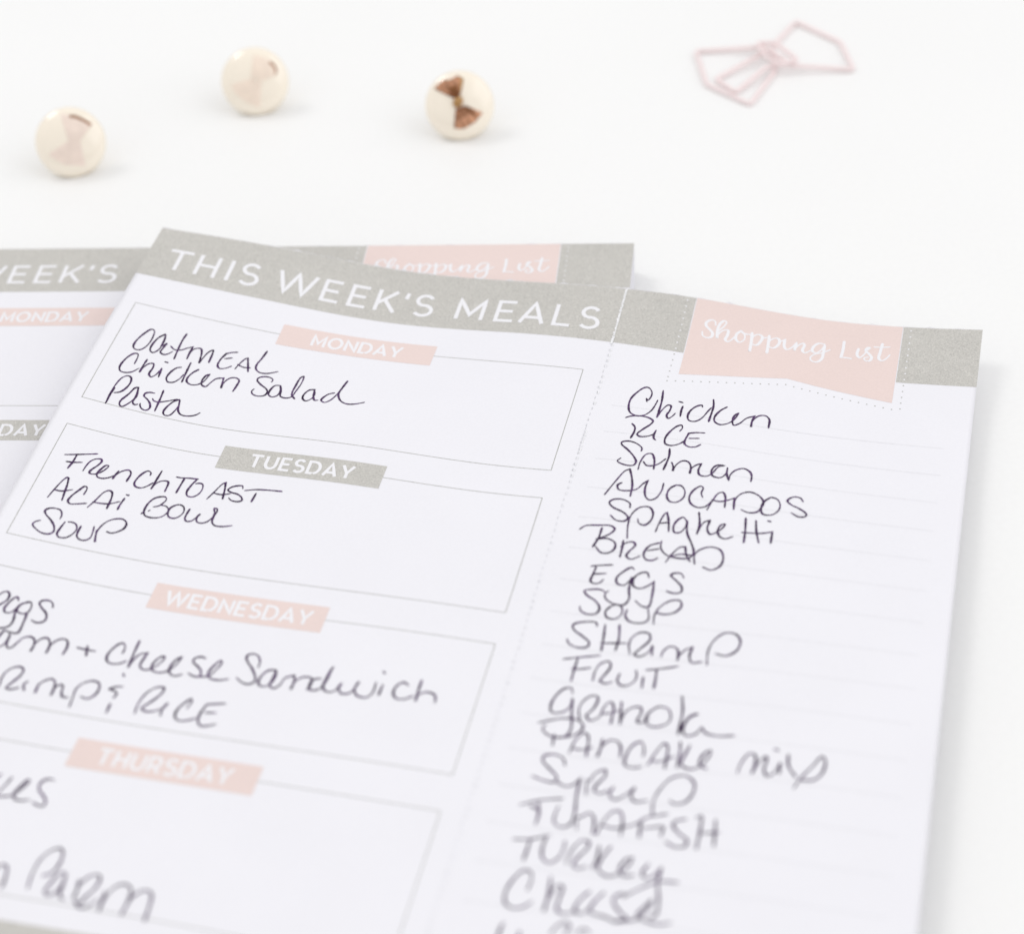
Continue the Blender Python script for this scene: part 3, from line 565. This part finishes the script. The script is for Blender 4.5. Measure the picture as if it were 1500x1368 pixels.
# ------------------------------------------------------------------ planner pages
LAY = dict(uL=2.904, uR=85.365, lL=29.863, lR=58.326, uP=88.93, vb=14.30, v1=22.35, h=26.42, P=33.22, lh=5.57, sL=101.82, sR=138.62, sBL=20.15, sM=16.46, sBR=19.9)
def sheet(page, parent, thick=.22, name='paper', zshift=0, ragged=True, nu=150, nv=170, seed=3):
    rng = random.Random(seed); us = np.linspace(0, PW, nu+1); vs = np.concatenate([np.linspace(0, 150, nv*2//3, endpoint=False), np.linspace(150, PL, nv//3+1)])
    top = []
    for i, u in enumerate(us):              # the torn top edge: small nibs where the micro-perforation let go
        q = 0
        if ragged:
            ph = (u % 5.1); q = -.12*rng.random(); q -= (.38*rng.random() if ph < 1.02 else 0)
        top.append(q)
    V = []; nU = len(us); nV = len(vs)
    for side in (0, 1):
        for j, v in enumerate(vs):
            vv = np.array([v+(top[i] if j == 0 else 0) for i in range(nU)])
            V += [tuple(x) for x in page.P(us, vv, zshift-side*thick)]
    F = []; H = nU*nV
    for j in range(nV-1):
        for i in range(nU-1):
            a = j*nU+i; F.append((a, a+nU, a+nU+1, a+1)); F.append((H+a, H+a+1, H+a+nU+1, H+a+nU))
    for i in range(nU-1):
        F.append((i, i+1, H+i+1, H+i)); a = (nV-1)*nU+i; F.append((a, H+a, H+a+1, a+1))
    for j in range(nV-1):
        a = j*nU; F.append((a, H+a, H+a+nU, a+nU)); a = j*nU+nU-1; F.append((a, a+nU, H+a+nU, H+a))
    me = mesh(name, V, F, M['paper'], parent)
    for k, p in enumerate(me.data.polygons): p.use_smooth = k < 2*(nU-1)*(nV-1)
    # split shading at the cut edges
    return me, us, top

def printing(page, root, days, rules=True, title_only=False):
    L = LAY; e = .012
    # grey heading in two runs either side of the blush flag, trimmed flush with the torn edge
    rng = random.Random(5)
    patch(page, e, np.linspace(0, L['uP'], 90), lambda u: .02, lambda u: L['vb'], 12, 'header_band', M['grey'], root)
    patch(page, e, np.linspace(L['uP'], L['sL']-.15, 16), lambda u: .02, lambda u: L['vb'], 12, 'header_band', M['grey'], root)
    patch(page, e, np.linspace(L['sR']+.15, PW, 16), lambda u: .02, lambda u: L['vb'], 12, 'header_band', M['grey'], root)
    um = (L['sL']+L['sR'])/2
    fb = lambda u: L['sBL']+(L['sM']-L['sBL'])*(u-L['sL'])/(um-L['sL']) if u < um else L['sM']+(L['sBR']-L['sM'])*(u-um)/(L['sR']-um)
    us = sorted(list(np.linspace(L['sL'], L['sR'], 36))+[um])
    flag = patch(page, e+.008, us, lambda u: .02, fb, 12, 'shopping_flag', M['pink'], root)
    rb = Ribbon(page, e+.016)
    for st in HAND['script']:
        q = spline(st, .3); n = len(q)
        # brush lettering: downstrokes heavier
        wd = []
        for i in range(n):
            d = q[min(i+1, n-1)]-q[max(i-1, 0)]; l = np.linalg.norm(d)+1e-9; wd.append(.30+.24*max(0, d[1]/l))
        rb.stroke(q, wd, round_end=True, rise=.0001)
    rb.build('lettering', M['white'], flag, 'script lettering Shopping List')
    # dotted cutting line round the flag
    dw = Ribbon(page, e+.016); dg = Ribbon(page, e+.008)
    a, b = L['sL']-1.65, L['sR']+1.5
    v = .9
    while v < 22:
        for uu in (a, b):
            if v < 22.3: (dw if v < L['vb']-.2 else dg).dot(uu, v, .17 if v < L['vb'] else .15)
        v += 1.57
    P0, P1, P2 = (a, 22.45), (um, 18.15), (b, 21.9)
    for A, B in ((P0, P1), (P1, P2)):
        l = math.hypot(B[0]-A[0], B[1]-A[1]); n = round(l/1.5)
        for k in range(n): t = (k+.02)/n; dg.dot(A[0]+(B[0]-A[0])*t, A[1]+(B[1]-A[1])*t, .15)
    dw.build('dotted_line', M['white'], root)['kind'] = 'stuff'; dg.build('dotted_line', M['dot'], root)['kind'] = 'stuff'
    # title
    rb = Ribbon(page, e+.008)
    cap = 5.62; base = 11.42
    for ch, u, sx in [('T', 4.0, .98), ('H', 9.85, .92), ('I', 15.75, 1), ('S', 18.05, .92), ('W', 25.1, .98), ('E', 33.85, .90), ('E', 39.0, .90), ('K', 44.0, .92),
                      ("'", 49.1, 1), ('S', 51.05, .92), ('M', 59.25, 1.0), ('E', 66.6, .92), ('A', 71.2, .90), ('L', 77.3, .98), ('S', 81.9, .92)]:
        glyph(rb, ch, u, base, cap, .74, sx)
    rb.build('title_lettering', M['white'], root, "white printed title THIS WEEK'S MEALS")
    # day boxes with their labels
    for k, (day, col, wd) in enumerate(days):
        v1 = L['v1']+k*L['P']; rb = Ribbon(page, e); lh = L['lh']/2
        outline = densify([(L['lL'], v1), (L['uL'], v1), (L['uL'], v1+L['h']), (L['uR'], v1+L['h']), (L['uR'], v1), (L['lR'], v1)], 2)
        rb.stroke(outline, .15, rise=0)
        rb.build('box_outline', M['line'], root)
        lb = patch(page, e+.008, np.linspace(L['lL'], L['lR'], 20), lambda u: v1-lh, lambda u: v1+lh, 5, 'day_label', M[col], root, '%s label reading %s' % ('blush' if col == 'pink' else 'grey', day))
        if k == 4: continue                  # its lettering lies below the edge of the photograph
        rb = Ribbon(page, e+.016); word(rb, day, (L['lL']+L['lR'])/2+.1, wd, v1+1.5, 3.02, .55, .85); rb.build('lettering', M['white'], lb)
    if rules:
        for k in range(26):
            v = 30.95+k*7.04
            if v > PL-8: break
            rb = Ribbon(page, e); rb.stroke(densify([(92.1, v), (148.2, v)], 3), .15, rise=0); rb.build('ruled_line', M['faint'], root)

DAYS = [('MONDAY', 'pink', 16.4), ('TUESDAY', 'grey', 18.0), ('WEDNESDAY', 'pink', 23.8), ('THURSDAY', 'pink', 20.4), ('FRIDAY', 'grey', 14.5)]

# the pad underneath: a block of loose sheets fanned out a little, its top sheet printed
pad = thing('meal_planner_pad', 'blank meal planner pad lying flat under the written sheet, behind it to the left', 'notepad')
for k in range(11):
    f = min(1, k/3.5)*.055+(.0025*((k*7) % 3)); z = 1-k/12
    pg = Page((BACK.x0, BACK.y0, BACK.th), False, flat=z)
    if k:
        # turned about the glued top right-hand corner
        c0 = BACK.P(PW, 0)[0]; th = BACK.th+f
        pg = Page((c0[0]-math.cos(th)*PW, c0[1]-math.sin(th)*PW, th), False, flat=z)
    sheet(pg, pad, thick=.12, name='paper', ragged=(k < 1), nu=140 if k < 1 else 24, nv=120 if k < 1 else 24, seed=k)
printing(BACK, pad, DAYS[:5])

top = thing('meal_planner_sheet', 'white meal planner sheet with handwritten meals and shopping list, its top left corner curling up', 'planner sheet')
sheet(FRONT, top, thick=.25)
printing(FRONT, top, DAYS)

# tear-off perforation: torn white fibres across the heading, fine cut dashes below
rng = random.Random(11); up_ = LAY['uP']
V = Ribbon(FRONT, .07); v = .1
while v < LAY['vb']:
    l = .7+.5*rng.random(); n = 5
    q = [(up_-.05+rng.uniform(-.09, .09), v+l*i/(n-1)) for i in range(n)]
    V.stroke(q, [.18+.32*rng.random() for _ in range(n)]); v += l+rng.uniform(-.1, .12)
V.build('torn_perforation', M['fibre'], top, 'ragged white torn fibres where the perforation crosses the grey heading')
for m_, off, hw in ((M['cut'], .05, .17), (M['fibre'], .045, .26)):
    V = Ribbon(FRONT, off); v = LAY['vb']+.3; amp = hw
    while v < PL-2:
        hw = amp*(1 if v < 50 else .55)
        du = .0 if amp < .2 else .26
        if amp < .2 or rng.random() < .6: V.stroke([(up_+du+rng.uniform(-.05, .05), v), (up_+du+rng.uniform(-.1, .1), v+.45), (up_+du, v+.8)], [hw*.4, hw*(.6+.7*rng.random()), hw*.3])
        v += 1.45 if v < 36 or v > 43 else .9
    V.build('perforation_cuts', m_, top)['kind'] = 'stuff'

# handwriting: every written word is a part
WORDS = [(('oatmeal', 'mealend'), 'Oatmeal'), (('chicken',), 'Chicken'), (('salad',), 'Salad'), (('pasta',), 'Pasta'), (('frenchtoast',), 'French'), (('toast',), 'Toast'),
 (('acai',), 'Acai'), (('bowl',), 'Bowl'), (('soup',), 'Soup'), (('chickentwo',), 'Chicken, first on the shopping list'), (('ricetwo',), 'Rice'), (('salmon',), 'Salmon'), (('avocados',), 'Avocados'),
 (('spaghetti',), 'Spaghetti'), (('bread',), 'Bread'), (('eggstwo',), 'Eggs'), (('souptwo',), 'Soup'), (('shrimp',), 'Shrimp'), (('fruit',), 'Fruit'), (('granola',), 'Granola'),
 (('pancaketwo', 'pancakethree'), 'Pancake mix'), (('syrup',), 'Syrup'), (('tunafish',), 'Tuna fish'), (('turkey',), 'Turkey'), (('cheese',), 'Cheese'), (('lastline',), 'the word at the foot of the list'),
 (('eggs',), 'eggs under Wednesday'), (('ham',), 'ham +'), (('cheesesand',), 'Cheese'), (('sandwich',), 'Sandwich'), (('shrimprice',), 'shrimp under Wednesday'), (('ampersand',), 'and sign'), (('ricethree',), 'Rice under Wednesday'),
 (('pancakes',), 'the end of pancakes'), (('chickenparm',), 'Chicken Parm')]
rng = random.Random(2); zoff = .05
for keys, lab in WORDS:
    rb = Ribbon(FRONT, zoff)
    for key in keys:
        for st in HAND[key]:
            q = spline(st, .32); n = len(q); ph = rng.random()*6; base = .275
            wd = [base*(1+.16*math.sin(i*.55+ph)+.10*math.sin(i*1.9+ph*2)+.06*rng.uniform(-1, 1)) for i in range(n)]
            if len(q) > 3: wd[0] *= .7; wd[-1] *= .65
            # the pen presses harder on the way down
            for i in range(n):
                d = q[min(i+1, n-1)]-q[max(i-1, 0)]; wd[i] *= 1+.18*d[1]/(np.linalg.norm(d)+1e-9)
            rb.stroke(q, wd, round_end=True)
    rb.build('handwritten_word', M['ink'], top, 'handwritten '+lab)
    zoff += .001

# ------------------------------------------------------------------ thumb tacks, lying on their needles with the domed head to the camera
R_ = 7.0
def dome_z(x, y, R=R_, H=3.3):
    q = min(1, (x*x+y*y)/(R*R)); return H*math.sqrt(max(0, 1-q*.93))*1.0-.6
def lathe(name, prof, m, parent, n=64, smooth=True):
    V = []; F = []
    for r, z in prof:
        for i in range(n): a = math.tau*i/n; V.append((r*math.cos(a), r*math.sin(a), z))
    for j in range(len(prof)-1):
        for i in range(n): k = (i+1) % n; F.append((j*n+i, j*n+k, (j+1)*n+k, (j+1)*n+i))
    V += [(0, 0, prof[0][1]), (0, 0, prof[-1][1])]; a = len(V)-2
    for i in range(n): k = (i+1) % n; F.append((a, k, i)); F.append((a+1, (len(prof)-1)*n+i, (len(prof)-1)*n+k))
    return mesh(name, V, F, m, parent, smooth=smooth)
def lobe(outline, inner, parent, m, pleats=9, thick=.28, name='bow_loop', shades=None):
    """a fan of pleated metal laid on the dome: outline = outer edge, inner = narrow edge at the knot"""
    def samp(pl, t):
        L_ = [math.hypot(b[0]-a[0], b[1]-a[1]) for a, b in zip(pl[:-1], pl[1:])]; s = t*sum(L_)
        for l, a, b in zip(L_, pl[:-1], pl[1:]):
            if s <= l or b is pl[-1]: f = min(1, s/l); return (a[0]+(b[0]-a[0])*f, a[1]+(b[1]-a[1])*f)
            s -= l
    nu = pleats*2; nv = 8; V = []; F = []; fm = []
    for j in range(nv+1):
        t = j/nv
        for i in range(nu+1):
            a = samp(inner, i/nu); b = samp(outline, i/nu); x = a[0]+(b[0]-a[0])*t; y = a[1]+(b[1]-a[1])*t
            edge = 0 if i in (0, nu) or j == nv else 1
            V.append((x, y, dome_z(x, y)+thick*(.55+.45*t)*edge*(1 if i % 2 else .55)+.02))
    for j in range(nv):
        for i in range(nu):
            F.append((j*(nu+1)+i, j*(nu+1)+i+1, (j+1)*(nu+1)+i+1, (j+1)*(nu+1)+i)); fm.append((i, j))
    ms = m if isinstance(m, list) else [m]
    o = mesh(name, V, F, ms, parent)
    if shades:
        for p, (i, j) in zip(o.data.polygons, fm): p.material_index = shades(i/nu, j/nv)
    # make the faces look outward whichever way the outline runs
    if o.data.polygons[0].normal.z < 0: o.data.flip_normals()
    return o
def tack(label, x, y, az, tilt, kind):
    t = thing('thumb_tack', label, 'thumb tack', group='round thumb tacks lying on the table')
    zc = R_*math.cos(tilt)+.15
    # local z = outward axis of the head, local y = up along its face
    zx = Vector((math.sin(az)*math.cos(tilt), -math.cos(az)*math.cos(tilt), math.sin(tilt))); xx = Vector((math.cos(az), math.sin(az), 0)); yy = zx.cross(xx)
    m4 = Matrix((xx, yy, zx)).transposed().to_4x4(); m4.translation = Vector((x*S, y*S, zc*S)); t.matrix_world = m4
    prof = [(.01, -1.1), (5.6, -1.1), (6.5, -.9)]
    n = 22
    for i in range(n+1):
        r = R_*math.sin(math.pi/2*(n-i)/n); prof.append((max(r, .01), dome_z(r, 0)))
    lathe('head', prof, M['cream'], t)
    lathe('rim', [(6.3, -1.15), (7.0, -.75), (7.1, -.35), (7.0, .05), (6.88, .25), (6.75, .1)], M['gold'], t)
    lathe('needle', [(.01, -10.6), (.12, -10.2), (.5, -8.2), (.55, -1.1), (.55, -.9)], M['steel'], t, n=16)
    return t
k = 1/3.41/7.0
def loc(px, py, cx, cy, kk): return ((px-cx)*kk, -(py-cy)*kk)
t1 = tack('cream thumb tack with pale rose bow at the far left, nearest the written pages', -86.3, 377.7, .18, .56, 0)
c = (295, 585); f = lambda pl: [loc(a, b, c[0], c[1], k) for a, b in pl]
o = lobe(f([(272, 445), (305, 452), (345, 462), (385, 488), (415, 515), (385, 545)]), f([(288, 575), (300, 578), (345, 588)]), t1, [M['rose'], M['bronze']], 7, .2, shades=lambda a, b: 1 if b > .86 and .15 < a < .8 or (a > .72 and b > .80) else 0)  # brown faces paint the dark arc at the reflection's outer end
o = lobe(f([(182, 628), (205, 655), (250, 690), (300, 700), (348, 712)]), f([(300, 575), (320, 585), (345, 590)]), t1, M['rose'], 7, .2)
t2 = tack('cream thumb tack with faint peach bow, in the middle of the row', -49.6, 398.0, .08, .56, 0)
c = (1205, 278); f = lambda pl: [loc(a, b, c[0], c[1], k) for a, b in pl]
o = lobe(f([(1213, 150), (1250, 160), (1290, 180), (1318, 210), (1325, 245), (1310, 262)]), f([(1188, 262), (1220, 270), (1245, 285)]), t2, [M['rose2'], M['bronze']], 7, .2, shades=lambda a, b: 1 if b > .87 and a > .45 else 0)  # again a dark reflected arc, painted on the outermost faces
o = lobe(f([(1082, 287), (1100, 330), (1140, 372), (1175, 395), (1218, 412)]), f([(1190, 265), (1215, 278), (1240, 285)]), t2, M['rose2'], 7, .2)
t3 = tack('cream thumb tack with a dark bronze pleated bow, rightmost of the three', -6.45, 383.3, 0, .56, 1)
c = (725, 690); kk = 1.06/8.82/7.0; f = lambda pl: [loc(a, b, c[0], c[1], kk) for a, b in pl]
o = lobe(f([(430, 482), (490, 420), (560, 372), (610, 385), (655, 372), (720, 335), (755, 355), (795, 385)]), f([(640, 598), (690, 612), (745, 575)]), t3, [M['copper'], M['bronze_dark'], M['bronze'], M['bronze_gold']], 8, .45,  # dark and warm streaks of the reflection coloured face by face
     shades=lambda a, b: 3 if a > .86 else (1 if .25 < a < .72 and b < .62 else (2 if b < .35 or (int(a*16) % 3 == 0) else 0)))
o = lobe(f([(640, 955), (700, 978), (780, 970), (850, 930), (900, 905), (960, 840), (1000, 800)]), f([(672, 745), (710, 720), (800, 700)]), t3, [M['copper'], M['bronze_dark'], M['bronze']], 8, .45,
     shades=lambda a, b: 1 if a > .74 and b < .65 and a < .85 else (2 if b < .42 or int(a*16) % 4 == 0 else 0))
kx = lathe('knot', [(1.15, 0), (1.2, .35), (1.0, .75), (.55, .98), (.02, 1.05)], M['bronze_gold'], t3, n=24)  # warm middle of the reflection, modelled as a raised bead
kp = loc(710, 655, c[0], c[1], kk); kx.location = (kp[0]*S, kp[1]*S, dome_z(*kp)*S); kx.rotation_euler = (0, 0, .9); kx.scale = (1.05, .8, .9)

# ------------------------------------------------------------------ wire clip
clip = thing('paper_clip', 'pink geometric wire paper clip lying on the white table at the top right', 'paper clip')
def tube(name, pts, r, m, parent, closed=True, n=10, bend=.9):
    P = [np.array(p, float) for p in pts]; path = []
    N = len(P)
    for i in range(N):                      # rounded bends
        if not closed and i in (0, N-1): path.append(P[i]); continue
        a, b, c_ = P[i-1], P[i], P[(i+1) % N]; la = np.linalg.norm(a-b); lc = np.linalg.norm(c_-b); d = min(bend, la*.35, lc*.35)
        p0 = b+(a-b)/la*d; p2 = b+(c_-b)/lc*d
        for q in range(6): t = q/5; path.append((1-t)**2*p0+2*t*(1-t)*b+t*t*p2)
    V = []; F = []; K = len(path)
    for i, p in enumerate(path):
        a = path[i-1] if (closed or i) else p; b = path[(i+1) % K] if (closed or i < K-1) else p; t = b-a; t /= np.linalg.norm(t)+1e-9
        s = np.cross(t, [0, 0, 1.]); s /= np.linalg.norm(s); w_ = np.cross(s, t)
        for j in range(n): g = math.tau*j/n; V.append(tuple(p+r*(math.cos(g)*s+math.sin(g)*w_)))
    for i in range(K if closed else K-1):
        for j in range(n): F.append((i*n+j, i*n+(j+1) % n, ((i+1) % K)*n+(j+1) % n, ((i+1) % K)*n+j))
    if not closed: F.append(tuple(reversed(range(n)))); F.append(tuple(range((K-1)*n, K*n)))
    return mesh(name, V, F, m, parent, smooth=True)
tube('outer_wire', [(45.2, 409.6, .5), (59.6, 408.3, 1.3), (65.0, 399.1, 1.6), (77.7, 397.9, .5), (76.8, 409.8, .5), (68.5, 420.0, .5), (62.0, 409.8, .5), (61.0, 398.9, .5), (54.2, 386.3, .5), (46.0, 395.4, .5)], .50, M['wire'], clip)
tube('inner_wire', [(59.8, 408.6, 1.6), (58.3, 404.7, 1.4), (48.2, 397.2, .5), (51.8, 391.4, .5), (59.3, 399.6, 1.4), (64.2, 398.9, 2.2)], .50, M['wire'], clip, closed=False)
tube('wire_collar', [(58.4, 408.6, 2.2), (62.3, 408.2, 2.2), (66.0, 399.6, 2.6), (61.6, 398.6, 2.6), (59.4, 402.5, 2.4)], .50, M['wire'], clip)
